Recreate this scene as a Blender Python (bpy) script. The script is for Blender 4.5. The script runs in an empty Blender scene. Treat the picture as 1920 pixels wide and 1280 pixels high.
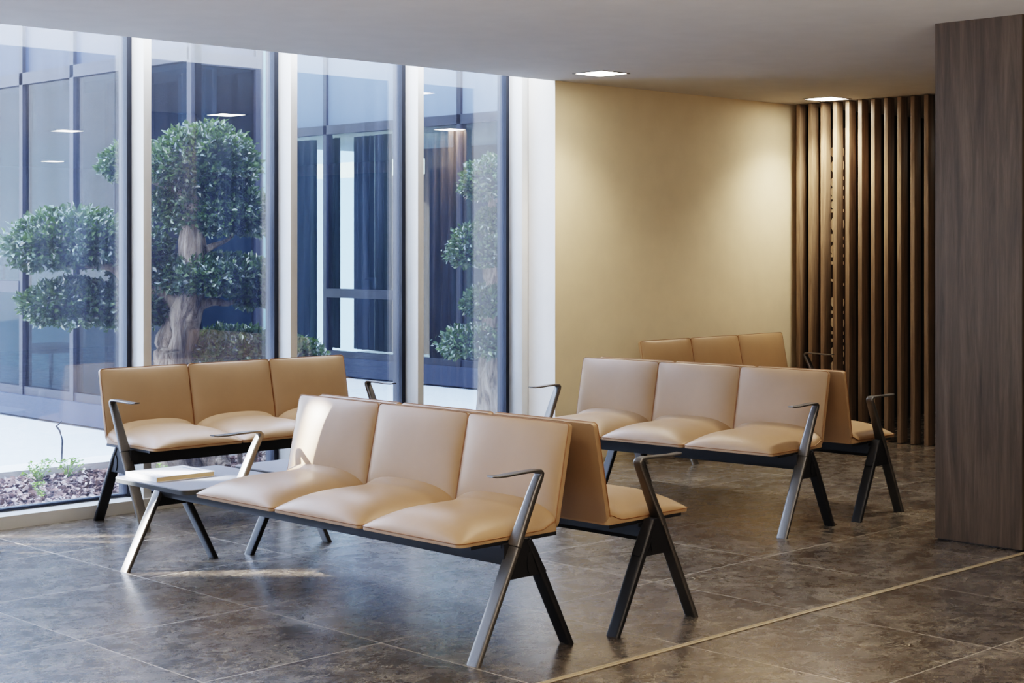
import bpy, bmesh, math, random
from mathutils import Vector, Matrix, noise
random.seed(7)
scene = bpy.context.scene
COL = scene.collection
PI = math.pi

# ---------------------------------------------------------------- camera (photo is 1920x1280)
F_PX, HOR, CAM_H, HEAD = 3026.0, 461.0, 1.45, math.radians(45.6)
FWD = Vector((math.cos(HEAD), math.sin(HEAD), 0)); RGT = Vector((math.sin(HEAD), -math.cos(HEAD), 0))
cam_d = bpy.data.cameras.new('camera'); cam = bpy.data.objects.new('camera', cam_d); COL.objects.link(cam)
cam_d.sensor_width = 36; cam_d.lens = F_PX / 1920 * 36
cam_d.shift_y = -(640 - HOR) / 1920
cam_d.clip_start = .05; cam_d.clip_end = 200
cam.location = (0, 0, CAM_H); cam.rotation_euler = (PI / 2, 0, HEAD - PI / 2)
scene.camera = cam

# ---------------------------------------------------------------- node helpers
def srgb(r, g, b):
    f = lambda c: (c / 255 / 12.92) if c / 255 <= .04045 else ((c / 255 + .055) / 1.055) ** 2.4
    return (f(r), f(g), f(b), 1)
class NT:
    def __init__(s, name):
        s.m = bpy.data.materials.new(name); s.m.use_nodes = True
        s.t = s.m.node_tree; s.t.nodes.clear()
        s.out = s.n('ShaderNodeOutputMaterial')
    def n(s, k, **kw):
        x = s.t.nodes.new(k)
        for a, b in kw.items(): setattr(x, a, b)
        return x
    def l(s, a, b): s.t.links.new(a, b)
    def val(s, node, key, v): node.inputs[key].default_value = v
    def coord(s, scale=(1, 1, 1), rot=(0, 0, 0), obj=True, world=False):
        if world:
            g = s.n('ShaderNodeNewGeometry').outputs['Position']
        else:
            g = s.n('ShaderNodeTexCoord').outputs['Object' if obj else 'Generated']
        m = s.n('ShaderNodeMapping'); s.l(g, m.inputs['Vector'])
        m.inputs['Scale'].default_value = scale; m.inputs['Rotation'].default_value = rot
        return m.outputs['Vector']
    def noise(s, vec, scale, detail=4, rough=.55, dist=0):
        x = s.n('ShaderNodeTexNoise'); s.l(vec, x.inputs['Vector'])
        s.val(x, 'Scale', scale); s.val(x, 'Detail', detail); s.val(x, 'Roughness', rough); s.val(x, 'Distortion', dist)
        return x.outputs['Fac']
    def ramp(s, fac, stops):
        x = s.n('ShaderNodeValToRGB'); s.l(fac, x.inputs['Fac'])
        e = x.color_ramp.elements
        while len(e) < len(stops): e.new(.5)
        for i, (p, c) in enumerate(stops):
            e[i].position = p; e[i].color = c if len(c) == 4 else (*c, 1)
        return x.outputs['Color']
    def rng(s, fac, a, b, c=0, d=1):
        x = s.n('ShaderNodeMapRange'); s.l(fac, x.inputs['Value'])
        for k, v in zip(('From Min', 'From Max', 'To Min', 'To Max'), (a, b, c, d)): s.val(x, k, v)
        return x.outputs['Result']
    def math(s, op, a, b=None):
        x = s.n('ShaderNodeMath', operation=op)
        for i, v in enumerate((a, b)):
            if v is None: continue
            if isinstance(v, (int, float)): x.inputs[i].default_value = v
            else: s.l(v, x.inputs[i])
        return x.outputs[0]
    def mix(s, fac, a, b, mode='MIX'):
        x = s.n('ShaderNodeMix', data_type='RGBA', blend_type=mode)
        for k, v in ((0, fac), (6, a), (7, b)):
            if isinstance(v, (int, float)): x.inputs[k].default_value = v
            elif isinstance(v, tuple): x.inputs[k].default_value = v
            else: s.l(v, x.inputs[k])
        return x.outputs[2]
    def bump(s, h, strength=.2, dist=.01):
        x = s.n('ShaderNodeBump'); s.l(h, x.inputs['Height']); s.val(x, 'Strength', strength); s.val(x, 'Distance', dist)
        return x.outputs['Normal']
    def princ(s, col=None, rough=.5, metal=0, normal=None, spec=.5, **kw):
        x = s.n('ShaderNodeBsdfPrincipled')
        for k, v in (('Base Color', col), ('Roughness', rough), ('Metallic', metal), ('Specular IOR Level', spec), ('Normal', normal)):
            if v is None: continue
            if isinstance(v, (int, float, tuple)): x.inputs[k].default_value = v
            else: s.l(v, x.inputs[k])
        for k, v in kw.items(): x.inputs[k.replace('_', ' ')].default_value = v
        s.l(x.outputs[0], s.out.inputs['Surface'])
        return x

def simple(name, col, rough=.5, metal=0, spec=.5, grain=0, gscale=200):
    t = NT(name); nrm = None
    v = t.coord()
    n0 = t.noise(v, 6, 3)
    c = t.mix(n0, tuple(x * .93 for x in col[:3]) + (1,), tuple(min(1, x * 1.07) for x in col[:3]) + (1,))
    if grain: nrm = t.bump(t.noise(v, gscale, 2), grain, .002)
    t.princ(c, rough, metal, nrm, spec)
    return t.m

def mat_leather():
    t = NT('tan_leather'); v = t.coord()
    n = t.noise(v, 5, 4, .6)
    c = t.mix(n, srgb(148, 120, 91), srgb(164, 135, 103))
    pores = t.noise(v, 420, 2, .6); wr = t.noise(v, 22, 3, .6)
    h = t.math('ADD', t.math('MULTIPLY', pores, .25), t.math('MULTIPLY', wr, 1.0))
    t.princ(c, .43, 0, t.bump(h, .12, .004), .6)
    return t.m
def mat_metal():
    t = NT('brushed_bronze_metal'); v = t.coord((1, 1, 1))
    n = t.noise(v, 300, 2)
    t.princ(t.mix(n, srgb(94, 91, 88), srgb(116, 113, 110)), t.rng(n, 0, 1, .30, .42), .75, None, .5)
    return t.m
def mat_floor():
    t = NT('dark_stone_tiles')
    p = t.coord(world=True)
    # every tile gets its own offset
    sx = t.n('ShaderNodeSeparateXYZ'); t.l(p, sx.inputs[0])
    PX, PY, OX, OY = .765, .80, 3.785, 4.55
    ux = t.math('DIVIDE', t.math('SUBTRACT', sx.outputs[0], OX), PX)
    uy = t.math('DIVIDE', t.math('SUBTRACT', sx.outputs[1], OY), PY)
    fx, fy = t.math('FLOOR', ux), t.math('FLOOR', uy)
    dx = t.math('MULTIPLY', t.math('PINGPONG', ux, .5), PX); dy = t.math('MULTIPLY', t.math('PINGPONG', uy, .5), PY)
    d = t.math('MINIMUM', dx, dy)
    grout = t.math('LESS_THAN', d,   .0024)
    cid = t.n('ShaderNodeCombineXYZ'); t.l(fx, cid.inputs[0]); t.l(fy, cid.inputs[1])
    wn = t.n('ShaderNodeTexWhiteNoise'); t.l(cid.outputs[0], wn.inputs['Vector'])
    off = t.n('ShaderNodeVectorMath', operation='SCALE'); t.l(wn.outputs['Color'], off.inputs[0]); off.inputs['Scale'].default_value = 30
    ad = t.n('ShaderNodeVectorMath', operation='ADD'); t.l(p, ad.inputs[0]); t.l(off.outputs[0], ad.inputs[1])
    mp = t.n('ShaderNodeMapping'); t.l(ad.outputs[0], mp.inputs['Vector']); mp.inputs['Rotation'].default_value = (0, 0, .8)
    mp.inputs['Scale'].default_value = (1, 1.25, 1)
    v = mp.outputs['Vector']
    big = t.noise(v, 1.3, 7, .68, .6)
    streak = t.noise(v, 7, 9, .82, .6)
    fine = t.noise(v, 90, 3, .7)
    base = t.ramp(big, [(.36, srgb(36, 29, 25)), (.50, srgb(54, 46, 40)), (.64, srgb(82, 72, 64))])
    base = t.mix(t.rng(streak, .44, .78, 0, .75), base, srgb(136, 124, 110))
    grain = t.noise(v, 240, 2, .8)
    base = t.mix(t.rng(grain, .55, .85, 0, .8), base, srgb(200, 188, 168))
    base = t.mix(t.rng(fine, .35, .75, 0, .35), base, srgb(40, 34, 30))
    def lines(scale, dist, mid, w, ms, lo, hi):
        q = t.noise(v, scale, 7, .66, dist)
        ln = t.math('SUBTRACT', 1.0, t.rng(t.math('ABSOLUTE', t.math('SUBTRACT', q, mid)), 0, w, 0, 1))
        return t.math('MULTIPLY', ln, t.rng(t.noise(v, ms, 4, .6), lo, hi, 0, 1))
    vf = t.math('MAXIMUM', lines(2.2, 1.2, .5, .0035, 1.3, .54, .60), t.math('MULTIPLY', lines(6, 1.0, .47, .007, 2.2, .48, .58), .9))
    vf = t.math('MAXIMUM', vf, t.math('MULTIPLY', lines(14, .8, .5, .012, 3, .44, .56), .8))
    base = t.mix(t.math('MULTIPLY', vf, .9), base, srgb(222, 208, 182))
    col = t.mix(grout, base, srgb(176, 164, 148))
    rough = t.math('ADD', t.rng(streak, .3, .8, .20, .38), t.math('MULTIPLY', grout, .3))
    h = t.math('SUBTRACT', t.math('ADD', t.math('MULTIPLY', streak, .8), t.math('MULTIPLY', fine, .35)), t.math('MULTIPLY', grout, 1.2))
    t.princ(col, rough, 0, t.bump(h, .12, .002), .9, IOR=1.65, Coat_Weight=.6, Coat_Roughness=.22)
    return t.m
def mat_wood(name, dark, light, axis_scale=(18, 18, 1.2), rough=.5, bump=.1):
    t = NT(name); v = t.coord(axis_scale)
    a = t.noise(v, 1.4, 8, .68, .6); b = t.noise(v, 7, 4, .7, .3)
    c = t.ramp(a, [(.3, dark), (.52, tuple((x + y) / 2 for x, y in zip(dark, light))), (.72, light)])
    c = t.mix(t.rng(b, .45, .8, 0, .5), c, dark)
    t.princ(c, rough, 0, t.bump(b, bump, .002), .35)
    return t.m
def mat_glass(name, dirt=.0, tint=(1, 1, 1, 1), refl=1.0):
    t = NT(name)
    tr = t.n('ShaderNodeBsdfTransparent'); tr.inputs[0].default_value = tint
    gl = t.n('ShaderNodeBsdfGlossy'); gl.inputs['Roughness'].default_value = .004; gl.inputs[0].default_value = (1, 1, 1, 1)
    lw = t.n('ShaderNodeLayerWeight'); lw.inputs['Blend'].default_value = .5
    sch = t.math('ADD', t.math('MULTIPLY', t.math('POWER', lw.outputs['Facing'], 5.0), .96), .04)
    f = t.math('MINIMUM', t.math('MULTIPLY', sch, refl), 1.0)
    mx = t.n('ShaderNodeMixShader'); t.l(f, mx.inputs[0]); t.l(tr.outputs[0], mx.inputs[1]); t.l(gl.outputs[0], mx.inputs[2])
    last = mx.outputs[0]
    if dirt:
        v = t.coord((14, 14, .5), world=True); vs = t.coord((1, 1, 1), world=True)
        st = t.rng(t.noise(v, 1.0, 6, .75, .3), .42, .78, .0, .55)
        area = t.rng(t.noise(t.coord((.8, .8, .35), world=True), 1.1, 3, .5), .35, .7, .15, 1)
        veil = t.math('MULTIPLY', st, area)
        vo = t.n('ShaderNodeTexVoronoi'); t.l(vs, vo.inputs['Vector']); vo.inputs['Scale'].default_value = 75
        spots = t.math('MULTIPLY', t.math('LESS_THAN', vo.outputs['Distance'], .17), t.math('GREATER_THAN', t.noise(vs, 30, 2), .5))
        fac = t.math('MULTIPLY', t.math('ADD', t.math('ADD', veil, .13), t.math('MULTIPLY', spots, .55)), dirt)
        di = t.n('ShaderNodeBsdfDiffuse'); di.inputs[0].default_value = (.8, .85, .95, 1)
        tl = t.n('ShaderNodeBsdfTranslucent'); tl.inputs[0].default_value = (.36, .42, .60, 1)
        m2 = t.n('ShaderNodeMixShader'); m2.inputs[0].default_value = .8; t.l(di.outputs[0], m2.inputs[1]); t.l(tl.outputs[0], m2.inputs[2])
        m3 = t.n('ShaderNodeMixShader'); t.l(fac, m3.inputs[0]); t.l(last, m3.inputs[1]); t.l(m2.outputs[0], m3.inputs[2])
        last = m3.outputs[0]
    t.l(last, t.out.inputs['Surface'])
    return t.m
def mat_emit(name, col, strength):
    t = NT(name); e = t.n('ShaderNodeEmission'); e.inputs[0].default_value = col; e.inputs[1].default_value = strength
    t.l(e.outputs[0], t.out.inputs['Surface']); return t.m
def mat_leaf(name, cols):
    t = NT(name)
    g = t.n('ShaderNodeNewGeometry')
    c = t.ramp(g.outputs['Random Per Island'], [(i / (len(cols) - 1), x) for i, x in enumerate(cols)])
    p = t.princ(c, .24, 0, None, .9)
    tl = t.n('ShaderNodeBsdfTranslucent'); t.l(t.mix(.5, c, srgb(120, 150, 40)), tl.inputs[0])
    m = t.n('ShaderNodeMixShader'); m.inputs[0].default_value = .2; t.l(p.outputs[0], m.inputs[1]); t.l(tl.outputs[0], m.inputs[2])
    t.l(m.outputs[0], t.out.inputs['Surface']); return t.m
def mat_bark():
    t = NT('pale_bark'); v = t.coord((9, 9, 2.2), world=True)
    a = t.noise(v, 1.6, 8, .7, 1.2); b = t.noise(v, .6, 3)
    c = t.ramp(a, [(.36, srgb(30, 24, 20)), (.44, srgb(104, 88, 74)), (.58, srgb(158, 142, 124)), (.8, srgb(196, 184, 168))])
    t.princ(c, .85, 0, t.bump(a, 1.0, .03), .2); return t.m
def mat_chips():
    t = NT('bark_chips'); g = t.n('ShaderNodeNewGeometry')
    c = t.ramp(g.outputs['Random Per Island'], [(0, srgb(70, 48, 42)), (.35, srgb(120, 90, 78)), (.7, srgb(160, 136, 124)), (1, srgb(205, 190, 184))])
    t.princ(c, .85, 0, None, .2); return t.m

M = dict(
    leather=mat_leather(),
    piping=simple('dark_tan_piping', srgb(140, 100, 64), .5),
    metal=mat_metal(),
    black=simple('black_powder_coat', srgb(34, 34, 37), .42, .2),
    glide=simple('black_rubber', srgb(18, 18, 18), .7),
    floor=mat_floor(),
    ceiling=simple('grey_white_ceiling_paint', srgb(200, 197, 192), .9, grain=.03),
    ivory=simple('ivory_wall_covering', srgb(222, 205, 174), .8, grain=.12, gscale=350),
    white=simple('white_wall_paint', srgb(232, 230, 226), .8),
    plain=simple('plain_room_paint', srgb(190, 180, 166), .9),
    alu=simple('satin_white_aluminium', srgb(226, 226, 224), .38, .15),
    gasket=simple('dark_blue_grey_frame', srgb(44, 48, 60), .4, .3),
    trim=simple('pale_metal_strip', srgb(172, 156, 132), .45, .2),
    panel=mat_wood('grey_brown_wood_laminate', srgb(60, 50, 41), srgb(102, 89, 76), (16, 16, .9), .5),
    walnut=mat_wood('walnut_slats', srgb(106, 89, 73), srgb(164, 141, 116), (26, 26, 1.3), .45, .15),
    table=simple('grey_laminate', srgb(150, 154, 164), .32),
    table_edge=simple('dark_table_edge', srgb(70, 72, 74), .45),
    glass=mat_glass('dusty_window_glass', .11, (.93, .95, .97, 1), 2.6),
    facade_glass=mat_glass('tinted_facade_glass', 0, (.31, .37, .42, 1), .26),
    diffuser=mat_emit('downlight_diffuser', (1, .93, .82, 1), 30),
    interior_lamp=mat_emit('warm_ceiling_lamp', (1, .93, .70, 1), 22),
    frame_dark=simple('aubergine_grey_frame', srgb(27, 27, 37), .5, 0, .3),
    facade_panel=simple('blue_grey_facade_panel', srgb(33, 39, 58), .5, 0, .3),
    paving=simple('pale_concrete_paving', srgb(176, 178, 178), .85),
    kerb=simple('white_concrete_kerb', srgb(216, 214, 210), .8),
    soil=simple('dark_soil', srgb(70, 54, 48), .95),
    chips=mat_chips(), bark=mat_bark(),
    leaf=mat_leaf('glossy_green_leaves', [srgb(24, 36, 26), srgb(40, 56, 38), srgb(60, 78, 52), srgb(96, 112, 70)]),
    leaf_light=mat_leaf('yellow_green_leaves', [srgb(110, 140, 50), srgb(160, 190, 80), srgb(190, 210, 110)]),
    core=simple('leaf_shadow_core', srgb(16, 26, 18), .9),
    dark_room=simple('dark_room_wall', srgb(24, 21, 19), .9),
    brown_room=simple('brown_room_wall', srgb(110, 90, 74), .9),
    teal_room=simple('teal_grey_wall', srgb(104, 134, 136), .9),
    curtain=simple('cream_curtain_fabric', srgb(176, 172, 144), .9),
    dark_curtain=simple('indigo_curtain_fabric', srgb(62, 68, 96), .9),
    frame_grey=simple('grey_lamp_frame', srgb(110, 104, 98), .5),
    grey_curtain=simple('grey_curtain_fabric', srgb(176, 186, 188), .9),
    letters=simple('cream_lettering', srgb(228, 206, 170), .6),
    door_brown=mat_wood('dark_brown_wood', srgb(44, 31, 22), srgb(70, 52, 38), (14, 14, 1), .5),
    cover=simple('white_book_cover', srgb(238, 238, 240), .35),
    pages=simple('cream_pages', srgb(196, 172, 132), .8),
    ink=simple('grey_blue_ink', srgb(150, 158, 182), .6),
    chrome=simple('chrome', srgb(210, 212, 214), .15, .9),
    hose=simple('black_plastic_hose', srgb(30, 30, 36), .5),
    screen=simple('pale_render_wall', srgb(98, 104, 116), .9),
)

# ---------------------------------------------------------------- object helpers
def tag(o, label=None, cat=None, group=None, kind=None):
    if label: o['label'] = label
    if cat: o['category'] = cat
    if group: o['group'] = group
    if kind: o['kind'] = kind
    return o
def empty(name, loc=(0, 0, 0), rz=0, **kw):
    o = bpy.data.objects.new(name, None); COL.objects.link(o); o.empty_display_size = .1
    o.location = loc; o.rotation_euler = (0, 0, rz); return tag(o, **kw)
def finish(bm, name, mat, parent=None, smooth=None, **kw):
    bmesh.ops.recalc_face_normals(bm, faces=bm.faces)
    me = bpy.data.meshes.new(name); bm.to_mesh(me); bm.free()
    for m in (mat if isinstance(mat, (list, tuple)) else [mat]): me.materials.append(m)
    if smooth is not None:
        me.polygons.foreach_set('use_smooth', [True] * len(me.polygons))
        try: me.set_sharp_from_angle(angle=math.radians(smooth))
        except Exception: pass
    o = bpy.data.objects.new(name, me); COL.objects.link(o)
    if parent is not None: o.parent = parent
    return tag(o, **kw)
def box(bm, x0, x1, y0, y1, z0, z1, bev=0):
    r = bmesh.ops.create_cube(bm, size=1, matrix=Matrix.Translation(((x0 + x1) / 2, (y0 + y1) / 2, (z0 + z1) / 2)) @ Matrix.Diagonal((abs(x1 - x0), abs(y1 - y0), abs(z1 - z0), 1)))
    if bev:
        es = list({e for v in r['verts'] for e in v.link_edges})
        bmesh.ops.bevel(bm, geom=es, offset=bev, segments=2, profile=.5, affect='EDGES')
def B(name, mat, parent, *dims, bev=0, **kw):
    bm = bmesh.new()
    for d in dims: box(bm, *d, bev=bev)
    return finish(bm, name, mat, parent, smooth=(40 if bev else None), **kw)
def prism(bm, poly, y0, y1, axis='y'):
    """polygon in (x, z) extruded along y"""
    a = [bm.verts.new((p[0], y0, p[1])) for p in poly]; b = [bm.verts.new((p[0], y1, p[1])) for p in poly]
    bm.faces.new(a); bm.faces.new(b[::-1])
    for i in range(len(poly)):
        j = (i + 1) % len(poly); bm.faces.new((a[i], b[i], b[j], a[j]))
def sweep_xz(bm, pts, hw, ht, yc, flat0=False):
    """chamfered bar whose centre line lies in the x-z plane"""
    rings = []
    n = len(pts)
    for i, (x, z) in enumerate(pts):
        a = Vector(pts[max(i - 1, 0)]); b = Vector(pts[min(i + 1, n - 1)])
        d = (b - a).normalized(); nx = Vector((-d.y, d.x))
        k = 1.0
        if 0 < i < n - 1:
            d1 = (Vector(pts[i]) - a).normalized(); k = 1 / max(.6, abs(nx.dot(Vector((-d1.y, d1.x)))))
        W = hw[i] if isinstance(hw, (list, tuple)) else hw; T = ht[i] if isinstance(ht, (list, tuple)) else ht
        prof = []
        for q in range(16):
            an = 2 * PI * (q + .5) / 16; cx, cy = math.cos(an), math.sin(an)
            e = .42
            prof.append((math.copysign(abs(cx) ** e, cx) * W, math.copysign(abs(cy) ** e, cy) * T * k))
        ring = []
        for (u, w) in prof:
            px, pz = x + nx.x * w, z + nx.y * w
            if flat0 and i == 0:
                s = -(pz) / d.y if abs(d.y) > .1 else 0
                px += d.x * s; pz = 0
            ring.append(bm.verts.new((px, yc + u, pz)))
        rings.append(ring)
    for r0, r1 in zip(rings, rings[1:]):
        for q in range(16): bm.faces.new((r0[q], r0[(q + 1) % 16], r1[(q + 1) % 16], r1[q]))
    bm.faces.new(rings[0]); bm.faces.new(rings[-1][::-1])
def tube(bm, pts, rads, seg=8, closed=False, jitter=0):
    rings = []; n = len(pts); pts = [Vector(p) for p in pts]
    up = Vector((0, 0, 1))
    for i, p in enumerate(pts):
        a = pts[(i - 1) % n] if closed else pts[max(i - 1, 0)]; b = pts[(i + 1) % n] if closed else pts[min(i + 1, n - 1)]
        d = (b - a).normalized(); r = rads[i] if isinstance(rads, (list, tuple)) else rads
        s = d.cross(up)
        if s.length < .2: s = d.cross(Vector((0, 1, 0)))
        s.normalize(); t = s.cross(d)
        ring = []
        for q in range(seg):
            an = 2 * PI * q / seg
            o = s * math.cos(an) + t * math.sin(an); rr = r
            if jitter: rr *= 1 + jitter * (noise.noise(p * 5 + o * 1.6) + .5 * noise.noise(p * 14 + o * 3))
            ring.append(bm.verts.new(p + o * rr))
        rings.append(ring)
    prs = list(zip(rings, rings[1:])) + ([(rings[-1], rings[0])] if closed else [])
    for r0, r1 in prs:
        for q in range(seg): bm.faces.new((r0[q], r0[(q + 1) % seg], r1[(q + 1) % seg], r1[q]))
    if not closed:
        bm.faces.new(rings[0]); bm.faces.new(rings[-1][::-1])
def sm(a, b, x):
    t = min(1, max(0, (x - a) / (b - a))); return t * t * (3 - 2 * t)

# ---------------------------------------------------------------- bench seating
PITCH = .546
def pad_meshes(kind):
    """seat or backrest cushion plus its piping; local y runs 0..PITCH"""
    if kind == 'seat':
        O = Vector((-.022, .403)); a = Vector((1, .004)).normalized(); L = .492; n = Vector((-a.y, a.x))
    else:
        O = Vector((.470, .412)); a = Vector((.078, .378)).normalized(); L = .386; n = Vector((-a.y, a.x))
    g = .0025; N = 26
    def prof(s, t):
        gs = max(0, 1 - abs(2 * s - 1) ** 2.9) ** .62
        if kind == 'seat':
            gt = (1 - (1 - min(1, t / .46)) ** 2.4) ** .55
            e = .013 + .026 * sm(.80, 1.0, t); return e, .078 * gs * gt
        gt = max(0, 1 - abs(2 * t - 1) ** 2.8) ** .62
        e = .021; return e, .034 * gs * gt
    def xy(s, t):
        w = PITCH - 2 * g; sh = 0
        for (tt, r) in ((t * L, .028), ((1 - t) * L, .018)):
            if tt < r: sh = max(sh, r - math.sqrt(max(0, r * r - (r - tt) ** 2)))
        y = PITCH / 2 + (s - .5) * (w - 2 * sh * .8)
        bulge = 0
        return y, t * L
    bm = bmesh.new()
    ts = [0, .012, .03, .06] + [.06 + .88 * i / N for i in range(1, N)] + [.94, .97, .988, 1]
    ss = [0, .008, .02, .045] + [.045 + .91 * i / N for i in range(1, N)] + [.955, .98, .992, 1]
    def P(y, l, h): q = O + a * l + n * h; return (q.x, y, q.y)
    top = [[None] * len(ts) for _ in ss]; bot = [[None] * len(ts) for _ in ss]
    for i, s in enumerate(ss):
        for j, t in enumerate(ts):
            y, l = xy(s, t); e, c = prof(s, t)
            top[i][j] = bm.verts.new(P(y, l, e + c)); bot[i][j] = bm.verts.new(P(y, l, 0))
    for i in range(len(ss) - 1):
        for j in range(len(ts) - 1):
            bm.faces.new((top[i][j], top[i + 1][j], top[i + 1][j + 1], top[i][j + 1]))
            bm.faces.new((bot[i][j], bot[i][j + 1], bot[i + 1][j + 1], bot[i + 1][j]))
    I, J = len(ss) - 1, len(ts) - 1
    for i in range(I):
        bm.faces.new((top[i][0], bot[i][0], bot[i + 1][0], top[i + 1][0])); bm.faces.new((top[i][J], top[i + 1][J], bot[i + 1][J], bot[i][J]))
    for j in range(J):
        bm.faces.new((top[0][j], top[0][j + 1], bot[0][j + 1], bot[0][j])); bm.faces.new((top[I][j], bot[I][j], bot[I][j + 1], top[I][j + 1]))
    # piping loop, on the rim
    loop = []
    for j, t in enumerate(ts): y, l = xy(0, t); loop.append(P(y, l, prof(0, t)[0]))
    for i, s in enumerate(ss[1:]): y, l = xy(s, 1); loop.append(P(y, l, prof(0, 1)[0]))
    for t in ts[::-1][1:]: y, l = xy(1, t); loop.append(P(y, l, prof(0, t)[0]))
    for s in ss[::-1][1:-1]: y, l = xy(s, 0); loop.append(P(y, l, prof(0, 0)[0]))
    bp = bmesh.new(); tube(bp, loop, .0024, 6, closed=True)
    return bm, bp
def protos():
    D = {}
    def keep(k, bm, mats, smooth=40):
        o = finish(bm, k, mats, None, smooth); D[k] = o.data; bpy.data.objects.remove(o)
    for k, nm in (('seat', 'seat'), ('backrest', 'back')):
        a, b = pad_meshes(nm if nm == 'seat' else 'back'); keep(k, a, M['leather'], 50); keep(k + '_piping', b, M['piping'], 60)
    bm = bmesh.new(); sweep_xz(bm, [(.010, 0), (.070, .118), (.130, .236), (.190, .352), (.206, .384)], [.029, .029, .029, .029, .029], .0105, .03, True); keep('front_leg', bm, M['metal'])
    bm = bmesh.new(); sweep_xz(bm, [(.477, 0), (.415, .118), (.353, .236), (.295, .345), (.262, .405)], [.028, .029, .029, .028, .024], [.012, .013, .014, .015, .013], .03, True); keep('rear_leg', bm, M['black'])
    bm = bmesh.new(); prism(bm, [(.148, .283), (.156, .276), (.345, .276), (.350, .283), (.282, .394), (.262, .412), (.236, .412), (.205, .385)], .010, .050); keep('web', bm, M['black'], 30)
    bm = bmesh.new(); prism(bm, [(.268 + .017 * math.cos(q * PI / 12), .325 + .042 * math.sin(q * PI / 12)) for q in range(24)], .007, .053); keep('cap', bm, M['black'], 30)
    # armrest
    arc = [(.340 + .0, .600)]
    pts = [(.207, .386), (.255, .480), (.300, .567), (.322, .607), (.332, .624), (.334, .634), (.327, .642), (.312, .645), (.28, .6455), (.22, .6445), (.15, .642), (.105, .643), (.088, .646)]
    bm = bmesh.new(); sweep_xz(bm, pts, [.029, .024, .021, .020, .020, .020, .020, .020, .021, .0225, .023, .022, .016],
                               [.0125, .013, .013, .012, .010, .009, .0075, .006, .0048, .0045, .0045, .004, .003], .03); keep('arm', bm, M['metal'], 60)
    bm = bmesh.new(); box(bm, .03, .46, -.022, .022, .391, .4035); box(bm, .17, .30, -.03, .03, .38, .393); keep('bracket', bm, M['black'])
    bm = bmesh.new(); box(bm, .0, .030, .004, .056, 0, .006, .002); keep('glide_front', bm, M['glide'])
    # side table top, rounded corners, local y 0..0.575
    for k, z0, z1, ins, m in (('table_top', .4155, .420, 0, M['table']), ('table_edge', .398, .4155, 0, M['table_edge'])):
        bm = bmesh.new(); X0, X1, Y0, Y1, r = -.022, .535, 0, .575, .035; ring = []
        for (cx, cy, a0) in ((X1 - r, Y1 - r, 0), (X0 + r, Y1 - r, PI / 2), (X0 + r, Y0 + r, PI), (X1 - r, Y0 + r, 1.5 * PI)):
            for q in range(7): an = a0 + q * PI / 12; ring.append((cx + r * math.cos(an), cy + r * math.sin(an)))
        lo = [bm.verts.new((x, y, z0)) for x, y in ring]; hi = [bm.verts.new((x, y, z1)) for x, y in ring]
        bm.faces.new(lo[::-1]); bm.faces.new(hi)
        for i in range(len(ring)): j = (i + 1) % len(ring); bm.faces.new((lo[i], lo[j], hi[j], hi[i]))
        keep(k, bm, m, 30)
    return D
PR = protos()
def inst(name, key, parent, loc=(0, 0, 0)):
    o = bpy.data.objects.new(name, PR[key]); COL.objects.link(o); o.parent = parent; o.location = loc; return o
def bench(loc, rz, label, table=False, mirror=False, group='tan leather beam seating benches'):
    """local x: 0 = front feet, .487 = rear feet; local y along the bench"""
    L = 2.325 if table else 1.765
    root = empty('bench', loc, rz, label=label, cat='bench', group=group)
    Y = (lambda y, w: L - y - w) if mirror else (lambda y, w: y)
    for k in range(3):
        y = Y(.063 + k * PITCH, PITCH)
        s = inst('seat', 'seat', root, (0, y, 0)); inst('piping', 'seat_piping', s)
        b = inst('backrest', 'backrest', root, (0, y, 0)); inst('piping', 'backrest_piping', b)
    for y0 in (0, L - .06):
        y = Y(y0, .06)
        inst('leg', 'front_leg', root, (0, y, 0)); inst('leg', 'rear_leg', root, (0, y, 0))
        w = inst('leg_joint', 'web', root, (0, y, 0)); inst('joint_cap', 'cap', w)
    for y0 in (0, L - .06 if not table else .063 + 3 * PITCH):
        y = Y(y0, .06)
        inst('armrest', 'arm', root, (0, y, 0))
    bm = bmesh.new(); prism(bm, [(.172, .345), (.186, .318), (.250, .318), (.262, .335), (.262, .395), (.172, .395)], .045, L - .045)
    finish(bm, 'beam', M['black'], root, 30)
    for k in range(4):
        y = .063 + k * PITCH; y = L - y if mirror else y
        y += (.03 if (k == 0) ^ (mirror and k == 3) else 0) if k in (0, 3) else 0
        if k == 0: y = Y(.063, .05) + .025
        if k == 3: y = Y(.063 + 3 * PITCH - .05, .05) + .025
        inst('seat_bracket', 'bracket', root, (0, y, 0))
    if table:
        y = Y(L + .022 - .575, .575)
        t = inst('table_edge', 'table_edge', root, (0, y, 0)); t.name = 'table'
        tag(t, 'low grey side table fixed to the end of the bench'); inst('table_top', 'table_top', t)
    return root
R = math.radians
bench((3.797, 4.047, 0), R(.2), 'tan leather bench nearest the camera, with the side table that carries a book', table=True)
# benches facing +x: rotated half a turn; origin is then at the far front foot
def facing_x(xf, ynear, rot, L):
    """front feet at x = xf, near end at y = ynear, turned by rot about the near front foot"""
    v = Vector((-math.sin(rot), math.cos(rot))) * L
    return (xf + v.x, ynear + v.y, 0), PI + rot
l, r = facing_x(4.946, 4.003, R(1.0), 2.325)
bench(l, r, 'tan leather bench back to back behind the nearest bench, facing right', table=True, mirror=True)
bench((6.562, 4.760, 0), R(4.6), 'tan leather three-seat bench on the right, in front, facing the windows')
l, r = facing_x(7.706, 4.800, R(4.4), 1.765)
bench(l, r, 'tan leather bench back to back behind the right-hand bench, its seat toward the slatted screen')
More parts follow.
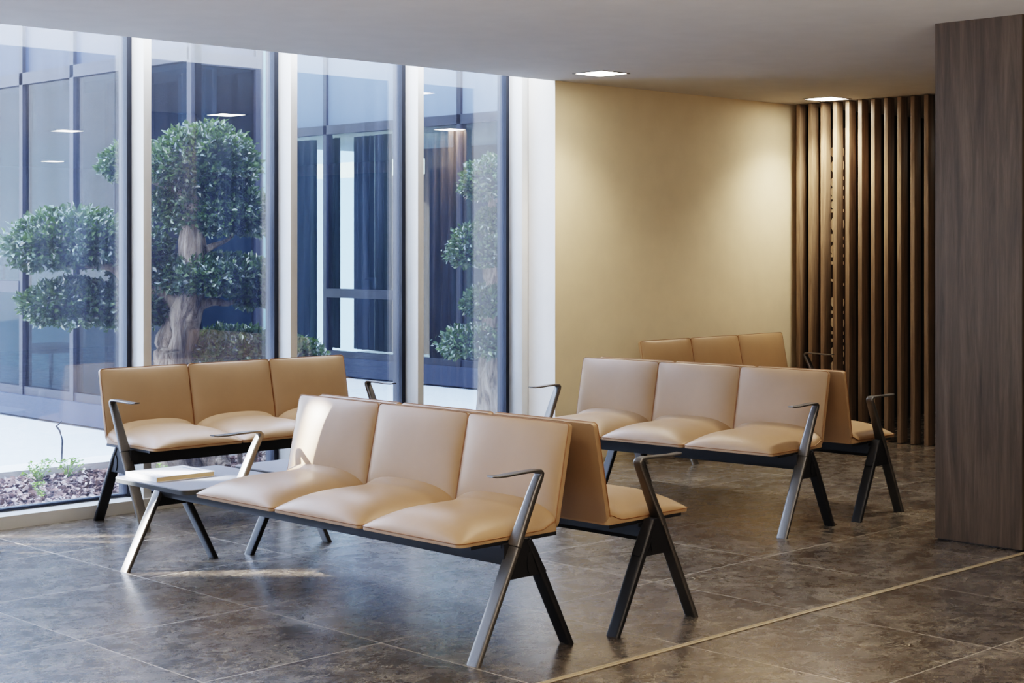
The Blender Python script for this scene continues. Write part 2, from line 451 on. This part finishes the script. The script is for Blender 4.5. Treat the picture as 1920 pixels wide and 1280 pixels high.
# benches facing -y: quarter turn (local x -> +y, local y -> -x)
def facing_y(xl, yf, rot=0, L=1.765):
    th = PI / 2 + rot
    v = Vector((-math.sin(th), math.cos(th))) * L
    return (xl - v.x, yf - v.y, 0), th
l, r = facing_y(4.378, 7.155, R(-.5)); bench(l, r, 'tan leather three-seat bench with its back to the windows, left of the side table')
l, r = facing_y(8.345, 6.800, 0); bench(l, r, 'darker lit tan leather bench against the ivory wall, mostly hidden behind the right-hand benches')
l, r = facing_y(3.620 - 1.765, 7.155, 0); bench(l, r, 'bench by the windows at the left edge of the photo, almost wholly out of frame')

# ---------------------------------------------------------------- book on the side table
bk = empty('book', (3.965, 6.235, .4203), R(-1.5), label='thick white book lying on the grey side table', cat='book')
B('pages', M['pages'], bk, (-.144, .144, -.130, .128, .002, .0195))
B('cover', M['cover'], bk, (-.148, .147, -.133, .133, 0, .002), (-.148, .147, -.133, .133, .0195, .0215), (-.148, .147, .129, .133, 0, .0215), (-.149, -.146, -.131, .133, 0, .0215))
bm = bmesh.new()
for k in range(7): box(bm, .095 - .0 * k, .118, -.105 + .03 * k, -.088 + .03 * k, .0215, .0217)
for k in range(4): box(bm, -.13 + .012 * k, -.124 + .012 * k, -.09, .06 - .03 * k, .0215, .0217)
finish(bm, 'cover_print', M['ink'], bk)

# ---------------------------------------------------------------- room shell
CZ = 2.55
XW, YW = 7.718, 7.47
B('floor', M['floor'], None, (-4, 14, -5, YW + .01, -.1, 0), (-4, XW, YW + .01, 7.86, -.1, 0), kind='structure')
bm = bmesh.new(); box(bm, -4, 10.30, -5, 7.48, CZ, 3.3); box(bm, 10.30, 14, -5, 7.48, CZ, 3.3)
finish(bm, 'ceiling', M['ceiling'], None, kind='structure')
B('trim_1', M['ceiling'], None, (-4, 7.9, 7.48, 8.02, 2.98, 3.3), kind='structure')           # ceiling of the window recess
B('trim_2', M['white'], None, (-4, 7.9, 7.478, 7.484, CZ, 2.98), kind='structure')            # white reveal above the ceiling edge
B('wall_back', M['ivory'], None, (XW, 10.46, YW, YW + .12, 0, CZ), kind='structure')
B('wall_return', M['white'], None, (XW, XW + .12, YW + .121, 8.0, 0, 3.0), (XW - .0015, XW, YW + .001, 7.72, 0, 3.0), (XW, XW + .12, YW + .001, YW + .121, CZ, 3.0), kind='structure')
B('wall_right', M['panel'], None, (7.088, 7.56, 3.778, 4.243, .006, CZ), kind='structure')
B('baseboard_right', M['black'], None, (7.10, 7.55, 3.79, 4.235, 0, .006), kind='structure')
B('wall_left', M['plain'], None, (-4.1, -4, -5, 8, 0, 3.3), kind='structure')
B('wall_front', M['plain'], None, (-4, 14, -5.1, -5, 0, 3.0), kind='structure')
B('wall_far', M['dark_room'], None, (13.4, 13.5, -5, 7.6, 0, 2.4), kind='structure')
B('wall_far_top', M['brown_room'], None, (13.4, 13.5, -5, 7.6, 2.4, CZ), kind='structure')
B('wall_corridor', M['dark_room'], None, (10.46, 13.5, YW, YW + .12, 0, CZ), kind='structure')
# floor strip
B('trim_3', M['trim'], None, (-4, 7.085, 3.736, 3.769, 0, .0012), (-4, 7.085, 3.736, 3.741, 0, .003), (-4, 7.085, 3.756, 3.761, 0, .003), kind='structure')

# slatted screen
sc = empty('slat_screen', (10.32, 6.3, 0), label='tall screen of vertical walnut slats from floor to ceiling right of the ivory wall', cat='screen')
Y0 = 7.391 - 6.3
for k in range(32):
    y = Y0 - k * .1122
    B('slat', M['walnut'], sc, (0, .088, y - .034, y, .004, CZ - .004), bev=.0015)
# dark board with lettering behind the slats
db = empty('lettered_board', (10.56, 7.18, 0), label='dark brown board with cream upright lettering behind the slatted screen', cat='sign')
B('board', M['door_brown'], db, (0, .03, -.16, .24, .02, 2.36))
fc = bpy.data.curves.new('lettering', 'FONT'); fc.body = 'anàlisis / informes'; fc.size = .265; fc.extrude = .002; fc.align_x = 'LEFT'
lt0 = bpy.data.objects.new('lettering_source', fc); COL.objects.link(lt0)
bpy.context.view_layer.update()
me = bpy.data.meshes.new_from_object(lt0.evaluated_get(bpy.context.evaluated_depsgraph_get())); bpy.data.objects.remove(lt0)
me.materials.clear(); me.materials.append(M['letters'])
lt = bpy.data.objects.new('lettering', me); COL.objects.link(lt); lt.parent = db
# text x -> up, text normal -> -x, text up -> +y (reads bottom to top)
lt.matrix_local = Matrix(((0, 0, -1, -.004), (0, 1, 0, -.065), (1, 0, 0, .33), (0, 0, 0, 1)))

# downlights
def downlight(x, y, label, power):
    t = empty('downlight', (x, y, CZ), label=label, cat='ceiling light', group='square recessed ceiling downlights')
    s = .118
    bm = bmesh.new()
    for d in ((-s - .012, s + .012, s, s + .012), (-s - .012, s + .012, -s - .012, -s), (-s - .012, -s, -s, s), (s, s + .012, -s, s)): box(bm, d[0], d[1], d[2], d[3], -.004, 0)
    finish(bm, 'frame', M['frame_grey'], t)
    B('diffuser', M['diffuser'], t, (-s, s, -s, s), ) if 0 else B('diffuser', M['diffuser'], t, (-s, s, -s, s, -.003, 0))
    ld = bpy.data.lights.new('downlight_lamp', 'SPOT'); ld.energy = power; ld.color = (1, .91, .77); ld.spot_size = R(125); ld.spot_blend = 1; ld.shadow_soft_size = .09
    lo = bpy.data.objects.new('downlight_lamp', ld); COL.objects.link(lo); lo.parent = t; lo.location = (0, 0, -.03)
lamps = [(7.60, 6.95, 'square recessed downlight lit above the ivory wall near the windows', 85),
         (10.12, 6.97, 'square recessed downlight lit beside the slatted screen', 115)]
for x, y, lb, p in lamps: downlight(x, y, lb, p)
for x, y, w in ((7.75, 4.40, 'near the middle row'), (10.25, 4.45, 'beyond the wood panel'), (12.3, 5.6, 'added behind the slatted screen to light the corridor'), (7.75, 1.75, 'behind the wood panel'),  # the one behind the slats is added to light that dark space
                (10.4, -3.4, 'far behind the panel'), (5.15, 4.4, 'above the nearest bench'), (2.6, 4.4, 'left of the nearest bench'), (5.15, 1.75, 'in front of the camera')):
    downlight(x, y, 'square recessed downlight out of frame, ' + w, 120 if (x, y) == (7.75, 4.40) else 38)

# ---------------------------------------------------------------- window wall
HT = 3.0
MX = [4.739 - .995 * k for k in range(8, 0, -1)] + [4.739, 5.733, 6.728]     # left side of every mullion
win = 0
edges = [-4.0] + MX + [7.656]
for k in range(len(MX) + 1):
    xl = edges[k] + (.049 if k else 0); xr = edges[k + 1]
    win += 1
    w = empty('window_%d' % win, (xl, 7.87, 0), kind='structure')
    X = lambda a: a - xl
    # dark outer frame of the pane
    B('outer_frame', M['gasket'], w, (0, .018, -.02, .03, .07, HT), (X(xr) - .030, X(xr), -.026, .06, .07, HT), (0, X(xr), -.02, .03, .07, .082))
    B('glass', M['glass'], w, (.010, X(xr) - .012, -.004, .004, .078, HT))
    B('mullion', M['alu'], w, (X(xr), X(xr) + (.049 if k < len(MX) else .060), 7.722 - 7.87, 7.848 - 7.87, 0, HT), (X(xr) + .006, X(xr) + .043, -.022, .06, 0, HT), bev=.0015)
B('trim_4', M['alu'], None, (-4, XW, 7.712, 7.86, 0, .066), kind='structure')
B('trim_5', M['alu'], None, (-4, XW, 7.86, 7.95, -.1, .074), kind='structure')

# ---------------------------------------------------------------- courtyard ground
B('ground', M['paving'], None, (-40, 11.6, 7.95, 50, -.14, -.02), kind='structure')
B('planting_bed', M['soil'], None, (-3, 6.7, 7.95, 9.1, -.02, .015), kind='structure')
B('kerb', M['kerb'], None, (-3, 6.68, 9.1, 9.38, -.02, .085), kind='structure')
bm = bmesh.new()
rnd = random.Random(3)
for k in range(15000):
    x = rnd.uniform(2.3, 7.6) if k % 3 else rnd.uniform(3.2, 6.2); y = rnd.uniform(7.96, 9.09)
    z = .018 + .028 * abs(noise.noise(Vector((x * 2.5, y * 2.5, 0)))) + rnd.uniform(0, .018)
    s = rnd.uniform(.012, .03) * (1.35 if rnd.random() < .2 else 1); asp = rnd.uniform(.35, .8); rz = rnd.uniform(0, 2 * PI); tl = rnd.gauss(0, .45); tw = rnd.gauss(0, .45)
    m = Matrix.Translation((x, y, z)) @ Matrix.Rotation(rz, 4, 'Z') @ Matrix.Rotation(tl, 4, 'X') @ Matrix.Rotation(tw, 4, 'Y')
    h = rnd.uniform(.002, .005)
    p = [(-s, -s * asp * .6, 0), (s * .7, -s * asp, 0), (s, s * asp * .4, h), (0, s * asp, 0), (-s * .8, s * asp * .7, h)]
    bm.faces.new([bm.verts.new(m @ Vector(q)) for q in p])
finish(bm, 'bark_mulch', M['chips'], None, label='brown bark chippings covering the planting bed outside the windows', cat='mulch', kind='stuff')

def at(px, py, Z):
    """point seen at photo pixel (px, py) at distance Z"""
    return Vector((0, 0, CAM_H)) + FWD * Z + RGT * ((px - 960) / F_PX * Z) - Vector((0, 0, 1)) * ((py - HOR) / F_PX * Z)
def leaf(bm, p, d, up, L, W, fold=.25):
    s = d.cross(up)
    if s.length < 1e-3: return
    s.normalize(); n = s.cross(d).normalized()
    pts = [p, p + d * L * .45 + s * W * .5 + n * W * fold, p + d * L, p + d * L * .45 - s * W * .5 + n * W * fold]
    m1 = p + d * L * .5
    v = [bm.verts.new(q) for q in pts]; bm.faces.new((v[0], v[1], v[2])); bm.faces.new((v[0], v[2], v[3]))
def pad(parent, c, rx, ry, rz, n, seed, size=.045, mat='leaf', flat=.45):
    """one clipped cloud of foliage; rx across the view, ry in depth"""
    rn = random.Random(seed); bm = bmesh.new()
    ax, ay = RGT, FWD
    for k in range(n):
        u = rn.uniform(-.75, 1); th = rn.uniform(0, 2 * PI); q = math.sqrt(max(0, 1 - u * u))
        dv = Vector((q * math.cos(th), q * math.sin(th), u))
        lump = 1 + .22 * noise.noise(dv * 2.3 + Vector((seed, 0, 0))) + .10 * noise.noise(dv * 6 + Vector((0, seed, 0)))
        rr = lump * (rn.uniform(.84, 1.03) if rn.random() < .86 else rn.uniform(1.0, 1.12))
        zz = dv.z * rz * (1 if dv.z > 0 else flat)
        p = c + ax * (dv.x * rx * rr) + ay * (dv.y * ry * rr) + Vector((0, 0, zz * rr))
        nrm = (ax * dv.x / rx + ay * dv.y / ry + Vector((0, 0, dv.z / rz))).normalized()
        d = (nrm * .75 + Vector((rn.gauss(0, .6), rn.gauss(0, .6), rn.gauss(.15, .45)))).normalized()
        L = size * rn.uniform(.7, 1.25)
        leaf(bm, p, d, (nrm + Vector((0, 0, .6)) + Vector((rn.gauss(0, .35), rn.gauss(0, .35), 0))).normalized(), L, L * rn.uniform(.5, .68))
    f = finish(bm, 'foliage', M[mat], parent)
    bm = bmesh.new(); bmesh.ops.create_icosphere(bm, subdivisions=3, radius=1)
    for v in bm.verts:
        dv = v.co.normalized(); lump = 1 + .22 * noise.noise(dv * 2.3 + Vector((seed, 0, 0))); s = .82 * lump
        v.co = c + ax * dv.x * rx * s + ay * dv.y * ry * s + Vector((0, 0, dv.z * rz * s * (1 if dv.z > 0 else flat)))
    finish(bm, 'shade_core', M['core'], f, 60)  # solid dark core blocks see-through; its colour stands for shade among leaves
def limb(parent, name, pts, rads, seg=14, jit=.25):
    # smooth the polyline
    P = []; Rr = []
    for i in range(len(pts) - 1):
        for s in range(6):
            t = s / 6
            p0 = pts[max(i - 1, 0)]; p1 = pts[i]; p2 = pts[i + 1]; p3 = pts[min(i + 2, len(pts) - 1)]
            P.append(.5 * ((2 * p1) + (p2 - p0) * t + (2 * p0 - 5 * p1 + 4 * p2 - p3) * t * t + (3 * p1 - p0 - 3 * p2 + p3) * t ** 3)); Rr.append(rads[i] * (1 - t) + rads[i + 1] * t)
    P.append(pts[-1]); Rr.append(rads[-1])
    bm = bmesh.new(); tube(bm, P, Rr, seg, jitter=jit)
    return finish(bm, name, M['bark'], parent, 60)

# cloud-pruned tree outside the second window
ZT = 10.25
base = at(335, 890, ZT); base.z = .02
tr = empty('cloud_pruned_tree', base, label='cloud-pruned tree with pale gnarled trunk in the courtyard outside the windows', cat='tree')
tr_inv = Matrix.Translation(-base)
def T(px, py, dz=0): return at(px, py, ZT + dz) - base
limb(tr, 'trunk', [Vector((.0, 0, -.02)), T(328, 800), T(322, 720), T(326, 650), T(350, 580), T(362, 520), T(360, 450), T(362, 400), T(384, 350, .1), T(392, 305, .12)],
     [.185, .150, .135, .120, .105, .090, .078, .064, .04, .015], 28, .28)
limb(tr, 'branch', [T(345, 590), T(318, 560, -.03), T(288, 545, -.06), T(262, 575, -.1), T(232, 520, -.15), T(205, 500, -.2), T(160, 498, -.2)], [.06, .052, .048, .042, .036, .028, .015], 12)
limb(tr, 'branch', [T(300, 560), T(262, 580, -.05), T(215, 590, -.1), T(175, 590, -.1)], [.04, .03, .022, .012], 10)
limb(tr, 'branch', [T(358, 578), T(395, 566, .0), T(430, 568, .08), T(462, 552, .12)], [.045, .030, .017, .006], 12)
limb(tr, 'branch', [T(362, 482), T(395, 464, .0), T(425, 450, .05), T(450, 428, .1)], [.038, .022, .013, .005], 10)
limb(tr, 'branch', [T(362, 400), T(330, 360, .05), T(290, 340, .1), T(240, 330, .1)], [.045, .034, .022, .01], 10)
limb(tr, 'branch', [T(300, 800, .02), T(285, 860, .0), Vector((-.20, .02, .0))], [.05, .07, .05], 14)
limb(tr, 'branch', [T(345, 800, .02), T(400, 862, -.05), T(425, 880, -.15)], [.06, .07, .035], 14)
s10 = ZT / F_PX
for i, (px, py, rw, ru, rd, n, fl, dz) in enumerate([
        (380, 318, 98, 78, 40, 5200, 1, .1), (258, 312, 64, 46, 34, 2400, 1, .2),
        (415, 408, 100, 60, 40, 4600, 1, .15), (325, 385, 42, 30, 34, 1400, 1, .1),
        (138, 462, 118, 64, 52, 5200, 1, -.1), (262, 478, 58, 50, 50, 2000, 1, 0),
        (142, 570, 92, 42, 50, 4000, 1, -.1), (238, 572, 60, 40, 50, 2000, 1, -.05),
        (398, 522, 116, 44, 34, 4800, 1, .1), (480, 545, 44, 40, 40, 1500, 1, .15), (285, 575, 30, 34, 40, 1000, 1, 0)]):
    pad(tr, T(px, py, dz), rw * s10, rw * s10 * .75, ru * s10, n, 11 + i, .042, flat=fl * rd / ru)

# low clipped shrub right of the trunk
sb = at(450, 655, 10.5); sb.z = .02
sh = empty('clipped_shrub', sb, label='low clipped shrub just right of the tree trunk', cat='shrub')
def S(px, py, Z=10.5): return at(px, py, Z) - sb
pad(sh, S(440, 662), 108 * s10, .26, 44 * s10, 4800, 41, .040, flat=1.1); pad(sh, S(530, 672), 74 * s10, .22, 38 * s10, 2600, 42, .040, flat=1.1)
for q in (-.12, 0, .14): limb(sh, 'stem', [Vector((q * .4, -q * .4, -.01)), Vector((q, -q, .4)), Vector((q * 1.3, -q * 1.3, .66))], [.018, .014, .010], 8)

# added tree standing in for a tree reflection in the right-hand window
ZB = 13.6
bb = at(915, 700, ZB); bb.z = 0
t2 = empty('cloud_pruned_tree', bb, label='smaller tree standing in for a tree reflection in the rightmost window pane', cat='tree')
def T2(px, py, dz=0): return at(px, py, ZB + dz) - bb
limb(t2, 'trunk', [Vector((0, 0, -.01)), T2(918, 640), T2(925, 560), T2(915, 470), T2(925, 380), T2(930, 330)], [.10, .085, .07, .055, .04, .02], 16)
s13 = ZB / F_PX
for i, (px, py, rw, ru) in enumerate([(925, 345, 58, 46), (905, 470, 62, 48), (925, 570, 55, 34), (905, 645, 78, 36), (935, 420, 40, 30)]):
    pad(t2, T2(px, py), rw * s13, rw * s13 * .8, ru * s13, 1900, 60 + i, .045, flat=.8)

# weeds in the bed
def weed(x, y, r, n, seed, label):
    rn = random.Random(seed)
    t = empty('weed', (x, y, .02), label=label, cat='weed', group='green weeds in the planting bed')
    bl = bmesh.new(); bs = bmesh.new()
    for k in range(n):
        a = rn.uniform(0, 2 * PI); rr = r * rn.uniform(.2, 1); h = r * rn.uniform(.5, 1.5)
        tip = Vector((rr * math.cos(a), rr * math.sin(a), h))
        tube(bs, [Vector((0, 0, 0)), Vector((tip.x * .4, tip.y * .4, h * .6)), tip], .0016, 4)
        for q in range(5):
            d = Vector((rn.gauss(0, 1), rn.gauss(0, 1), rn.gauss(.2, .4))).normalized(); leaf(bl, tip, d, Vector((0, 0, 1)), .026, .018)
    finish(bs, 'stem', M['leaf_light'], t); finish(bl, 'leaf', M['leaf_light'], t)
weed(4.72, 8.86, .10, 26, 1, 'yellow-green weed in the bark bed at the far left, the taller one')
weed(4.98, 8.98, .09, 22, 2, 'low yellow-green weed near the white kerb, left of the bench')
weed(4.45, 8.35, .06, 10, 3, 'thin weed sprouting from the bark at the left edge')
weed(5.35, 8.55, .06, 12, 4, 'small weed in the bark behind the left bench leg')
weed(6.35, 8.60, .10, 30, 5, 'bright green weed seen below the window bench, right of the trunk')
weed(6.60, 8.75, .11, 30, 6, 'bright green weed farthest right under the window bench')
weed(5.10, 8.15, .05, 8, 8, 'tiny weed close to the window sill')
# hose stub
h0 = at(114, 868, 10.15); h0.z = -.02
bm = bmesh.new()
tube(bm, [Vector((0, 0, 0)), at(116, 850, 10.15) - h0, at(117, 825, 10.15) - h0, at(112, 807, 10.15) - h0, at(105, 798, 10.15) - h0], .0065, 8)
tube(bm, [at(105, 799, 10.15) - h0, at(110, 795, 10.15) - h0, at(115, 789, 10.15) - h0], .005, 8)
ho = finish(bm, 'hose', M['hose'], None, 60, label='black bent hose end sticking up behind the white kerb', cat='hose'); ho.location = h0

# ---------------------------------------------------------------- opposite facades
def facade(name, X, ys, ztop_rail, zsill, ztop, label, mat_above, interior, transoms=(), mirror_end=None):
    t = empty(name, (X, ys[0], 0), label=label, cat='building')
    y0, y1 = ys[-1], ys[0]
    Y = lambda y: y - ys[0]
    B('base_ledge', M['facade_panel'], t, (-.05, .10, Y(y0), Y(y1), 0, zsill), )
    fr = bmesh.new()
    box(fr, -.02, .06, Y(y0), Y(y1), zsill, zsill + .07); box(fr, -.03, .06, Y(y0), Y(y1), ztop_rail - .03, ztop_rail + .07)
    for y in ys: box(fr, -.03, .06, Y(y) - .03, Y(y) + .03, zsill, ztop)
    finish(fr, 'frame', M['frame_dark'], t)
    for a, b in zip(ys, ys[1:]):
        B('pane', M['facade_glass'], t, (0, .01, Y(b) + .03, Y(a) - .03, zsill + .07, ztop_rail - .03))
        B('upper_panel', mat_above, t, (0, .03, Y(b) + .032, Y(a) - .032, ztop_rail + .07, ztop))
    for (a, b, z) in transoms:
        s = B('transom', M['frame_dark'], t, (-.035, .05, Y(b) + .03, Y(a) - .03, z - .05, z + .05))
        B('window_handle', M['white'], s, (.02, .045, Y(b) + .42, Y(b) + .45, z + .06, z + .18), (.02, .05, Y(b) + .42, Y(b) + .58, z + .16, z + .18), bev=.003)
    return t, Y
ysA = [12.83 + .86 * k for k in range(4, 0, -1)] + [12.83, 11.97, 11.10, 10.24]
fa, YA = facade('glazed_building', 6.70, ysA, 2.86, .18, 4.6, 'blue-grey glazed building wing behind the tree, seen through the left windows', M['facade_panel'], None, [(13.69, 12.83, 1.10)])
# end face, interior, roof of the wing
B('end_wall', M['frame_dark'], fa, (.0, .06, YA(10.21), YA(10.27), 0, 4.6), (.55, .62, YA(10.21), YA(10.27), 0, 4.6), (.06, .55, YA(10.21), YA(10.27), 0, .2), (.06, .55, YA(10.21), YA(10.27), 2.80, 2.9))
B('end_pane', M['facade_glass'], fa, (.06, .55, YA(10.235), YA(10.245), .2, 2.8))
B('end_panel', M['facade_panel'], fa, (.06, .55, YA(10.235), YA(10.245), 2.9, 4.6))
B('room_wall', M['teal_room'], fa, (.60, .66, YA(10.27), YA(13.0), 0, 4.6), (.60, 2.6, YA(13.0), YA(13.06), 0, 4.6), (2.6, 2.66, YA(13.0), YA(19.0), 0, 4.6), (.1, 2.6, YA(18.9), YA(19), 0, 4.6))
B('room_floor', M['paving'], fa, (.1, .6, YA(10.3), YA(13), -.02, .0), (.1, 2.6, YA(13.06), YA(18.9), -.02, .0))
B('room_ceiling', M['white'], fa, (.1, .6, YA(10.3), YA(13), 2.8, 2.85), (.1, 2.6, YA(13.06), YA(18.9), 2.8, 2.85))
for (ya, yb) in ((13.72, 12.86), (12.80, 12.0)):
    B('sky_reflection_sheet', M['teal_room'], fa, (.10, .104, YA(yb), YA(ya), 2.36, 2.8))  # teal sheet added to stand in for pale sky reflected in these panes
def curtain(parent, x, ya, yb, z0, z1, mat, amp=.03, wl=.11, name='curtain'):
    bm = bmesh.new(); n = max(8, int(abs(yb - ya) / .012)); lo = []; hi = []
    for i in range(n + 1):
        y = ya + (yb - ya) * i / n; xx = x + amp * math.sin(2 * PI * i * abs(yb - ya) / n / wl) + amp * .4 * math.sin(i * .37)
        lo.append(bm.verts.new((xx, y, z0))); hi.append(bm.verts.new((xx, y, z1)))
    for i in range(n): bm.faces.new((lo[i], lo[i + 1], hi[i + 1], hi[i]))
    return finish(bm, name, mat, parent, 80)
curtain(fa, .25, YA(11.92), YA(11.15), .2, 2.8, M['dark_curtain'])
curtain(fa, .30, YA(10.9), YA(10.35), 2.0, 2.8, M['grey_curtain'])
# swivel chair behind the glass
cb = at(96, 718, 15.2); cb.z = .0
ch = empty('swivel_chair', cb, label='pale office chair base with castors behind the glass of the left building wing', cat='chair')
bm = bmesh.new(); tube(bm, [Vector((0, 0, .08)), Vector((0, 0, .45))], .022, 10); finish(bm, 'column', M['chrome'], ch, 60)
bm = bmesh.new()
for k in range(5):
    a = k * 2 * PI / 5; tube(bm, [Vector((0, 0, .12)), Vector((.15 * math.cos(a), .15 * math.sin(a), .105)), Vector((.29 * math.cos(a), .29 * math.sin(a), .07))], [.028, .022, .016], 8)
finish(bm, 'star_base', M['white'], ch, 60)
for k in range(5):
    a = k * 2 * PI / 5; bm = bmesh.new(); bmesh.ops.create_cone(bm, cap_ends=True, segments=16, radius1=.03, radius2=.03, depth=.04, matrix=Matrix.Translation((.29 * math.cos(a), .29 * math.sin(a), .031)) @ Matrix.Rotation(PI / 2, 4, 'X'))
    finish(bm, 'castor', M['alu'], ch, 40)
bm = bmesh.new(); box(bm, -.23, .23, -.23, .23, .45, .53, .03); finish(bm, 'seat', M['gasket'], ch, 50)

ysB = [15.99 + 1.35, 15.99, 14.54, 13.30, 12.30, 11.2, 10.0]
fb, YB = facade('glazed_building', 11.30, ysB, 2.74, .20, 5.2, 'pale glazed building across the courtyard, seen through the two right-hand windows', M['screen'], None, [(14.54, 13.30, .92)])
B('room_wall', M['brown_room'], fb, (3.0, 3.1, YB(9.9), YB(17.4), 0, 5.2))
B('room_floor', M['paving'], fb, (.1, 3.0, YB(9.9), YB(17.4), -.02, 0), (.1, 3.0, YB(9.9), YB(17.4), 2.75, 2.85))
curtain(fb, .30, YB(14.05), YB(13.78), .27, 2.7, M['curtain']); curtain(fb, .32, YB(14.86), YB(14.66), .27, 2.7, M['curtain'])
curtain(fb, .30, YB(12.74), YB(12.50), .27, 2.7, M['curtain']); curtain(fb, .36, YB(14.5), YB(14.1), .27, 2.7, M['grey_curtain'])
B('cabinet', M['gasket'], fb, (.5, .9, YB(12.76), YB(13.35), 0, 2.3))
curtain(fb, .34, YB(15.9), YB(15.2), .27, 2.7, M['grey_curtain'])
def room_fill(x, y, e, c=(1, .95, .82)):  # unseen area lamps added to brighten rooms behind the facade glass
    q = bpy.data.lights.new('room_fill_lamp', 'AREA'); q.size = 1.0; q.energy = e; q.color = c
    o = bpy.data.objects.new('room_fill_lamp', q); COL.objects.link(o); o.location = (x, y, 2.7)
room_fill(12.8, 13.8, 110); room_fill(12.8, 11.8, 80); room_fill(12.8, 16, 90); room_fill(8.0, 14.6, 14)
for (ya, yb) in ((15.62, 14.9), (14.6, 14.0), (16.3, 15.85)):
    B('ceiling_lamp', M['interior_lamp'], fb, (.9, 1.0, YB(yb), YB(ya), 2.28, 2.46))
# right end of the courtyard
B('courtyard_wall', M['screen'], None, (7.84, 11.3, 7.62, 7.72, -.02, 5.2), kind='structure')
# unseen slotted blocker added far left; cuts the low sun into thin bands
RW = -30.0
def sun_blocker():
    bm = bmesh.new()
    slits = [(8.035, 8.10, -3.1, -1.85), (7.82, 7.93, -3.0, -1.6), (7.60, 7.66, -3.2, -2.0), (7.44, 7.55, -1.75, -1.05), (7.10, 7.24, -1.7, -.3), (6.93, 7.02, -.2, .9)]
    tan = math.tan(R(24))
    holes = sorted([(a, b, (r0 - RW) * tan, (r1 - RW) * tan) for a, b, r0, r1 in slits])
    def slab(z0, z1, h0, h1):
        if z1 - z0 < 1e-4 or h1 - h0 < 1e-4: return
        c = FWD * ((z0 + z1) / 2) + RGT * RW
        m = Matrix.Translation((c.x, c.y, (h0 + h1) / 2)) @ Matrix.Rotation(HEAD, 4, 'Z') @ Matrix.Diagonal((z1 - z0, .04, h1 - h0, 1))
        bmesh.ops.create_cube(bm, size=1, matrix=m)
    z = 2.9
    for a, b, h0, h1 in holes:
        slab(z, a, -.02, 15.5); slab(a, b, -.02, h0); slab(a, b, h1, 15.5); z = b
    slab(z, 20, -.02, 18)
    return finish(bm, 'slotted_sun_blocker', M['screen'], None, kind='structure')
sun_blocker()

# ---------------------------------------------------------------- light
w = bpy.data.worlds.new('sky'); scene.world = w; w.use_nodes = True
nt = w.node_tree; nt.nodes.clear()
out = nt.nodes.new('ShaderNodeOutputWorld'); bg = nt.nodes.new('ShaderNodeBackground')
tc = nt.nodes.new('ShaderNodeTexCoord'); sp = nt.nodes.new('ShaderNodeSeparateXYZ'); rp = nt.nodes.new('ShaderNodeValToRGB')
nt.links.new(tc.outputs['Generated'], sp.inputs[0]); nt.links.new(sp.outputs[2], rp.inputs[0])
rp.color_ramp.elements[0].position = 0; rp.color_ramp.elements[0].color = (.82, .90, 1, 1)
rp.color_ramp.elements[1].position = .8; rp.color_ramp.elements[1].color = (.50, .66, 1, 1)
nt.links.new(rp.outputs[0], bg.inputs[0]); bg.inputs[1].default_value = 15
nt.links.new(bg.outputs[0], out.inputs[0])
sun = bpy.data.lights.new('sun', 'SUN'); sun.energy = 45; sun.color = (1, .95, .86); sun.angle = R(.16)
so = bpy.data.objects.new('sun', sun); COL.objects.link(so)
d = (RGT * math.cos(R(24)) + Vector((0, 0, -math.sin(R(24))))).normalized()
so.rotation_euler = d.to_track_quat('-Z', 'Y').to_euler()
bl = bpy.data.lights.new('bounce_fill', 'AREA'); bl.shape = 'RECTANGLE'; bl.size = 4; bl.size_y = 3; bl.energy = 520; bl.color = (1, .89, .77)  # unseen uplight added to fill the room off the ceiling
bo = bpy.data.objects.new('bounce_fill', bl); COL.objects.link(bo); bo.location = (2.2, 0.2, .7); bo.rotation_euler = (R(180), 0, R(45))
cl = bpy.data.lights.new('cove_fill', 'AREA'); cl.shape = 'RECTANGLE'; cl.size = 11.6; cl.size_y = .2; cl.energy = 140; cl.color = (.93, .96, 1)  # unseen strip added to brighten the window recess and mullion tops
co = bpy.data.objects.new('cove_fill', cl); COL.objects.link(co); co.location = (1.85, 7.67, 2.96)
# sky portal at the window wall
pl = bpy.data.lights.new('sky_portal', 'AREA'); pl.shape = 'RECTANGLE'; pl.size = 11.7; pl.size_y = 2.95
po = bpy.data.objects.new('sky_portal', pl); COL.objects.link(po); po.location = (1.85, 7.93, 1.52); po.rotation_euler = (R(-90), 0, 0)
pl.cycles.is_portal = True

scene.cycles.use_denoising = True
try:
    scene.cycles.denoiser = 'OPENIMAGEDENOISE'; scene.cycles.denoising_input_passes = 'RGB_ALBEDO_NORMAL'
except Exception: pass
scene.cycles.max_bounces = 7; scene.cycles.diffuse_bounces = 4; scene.cycles.glossy_bounces = 4; scene.cycles.transparent_max_bounces = 16
scene.cycles.caustics_reflective = False; scene.cycles.caustics_refractive = False
scene.cycles.sample_clamp_indirect = 6
scene.view_settings.view_transform = 'Filmic'
scene.view_settings.look = 'High Contrast'
scene.view_settings.exposure = 0.14
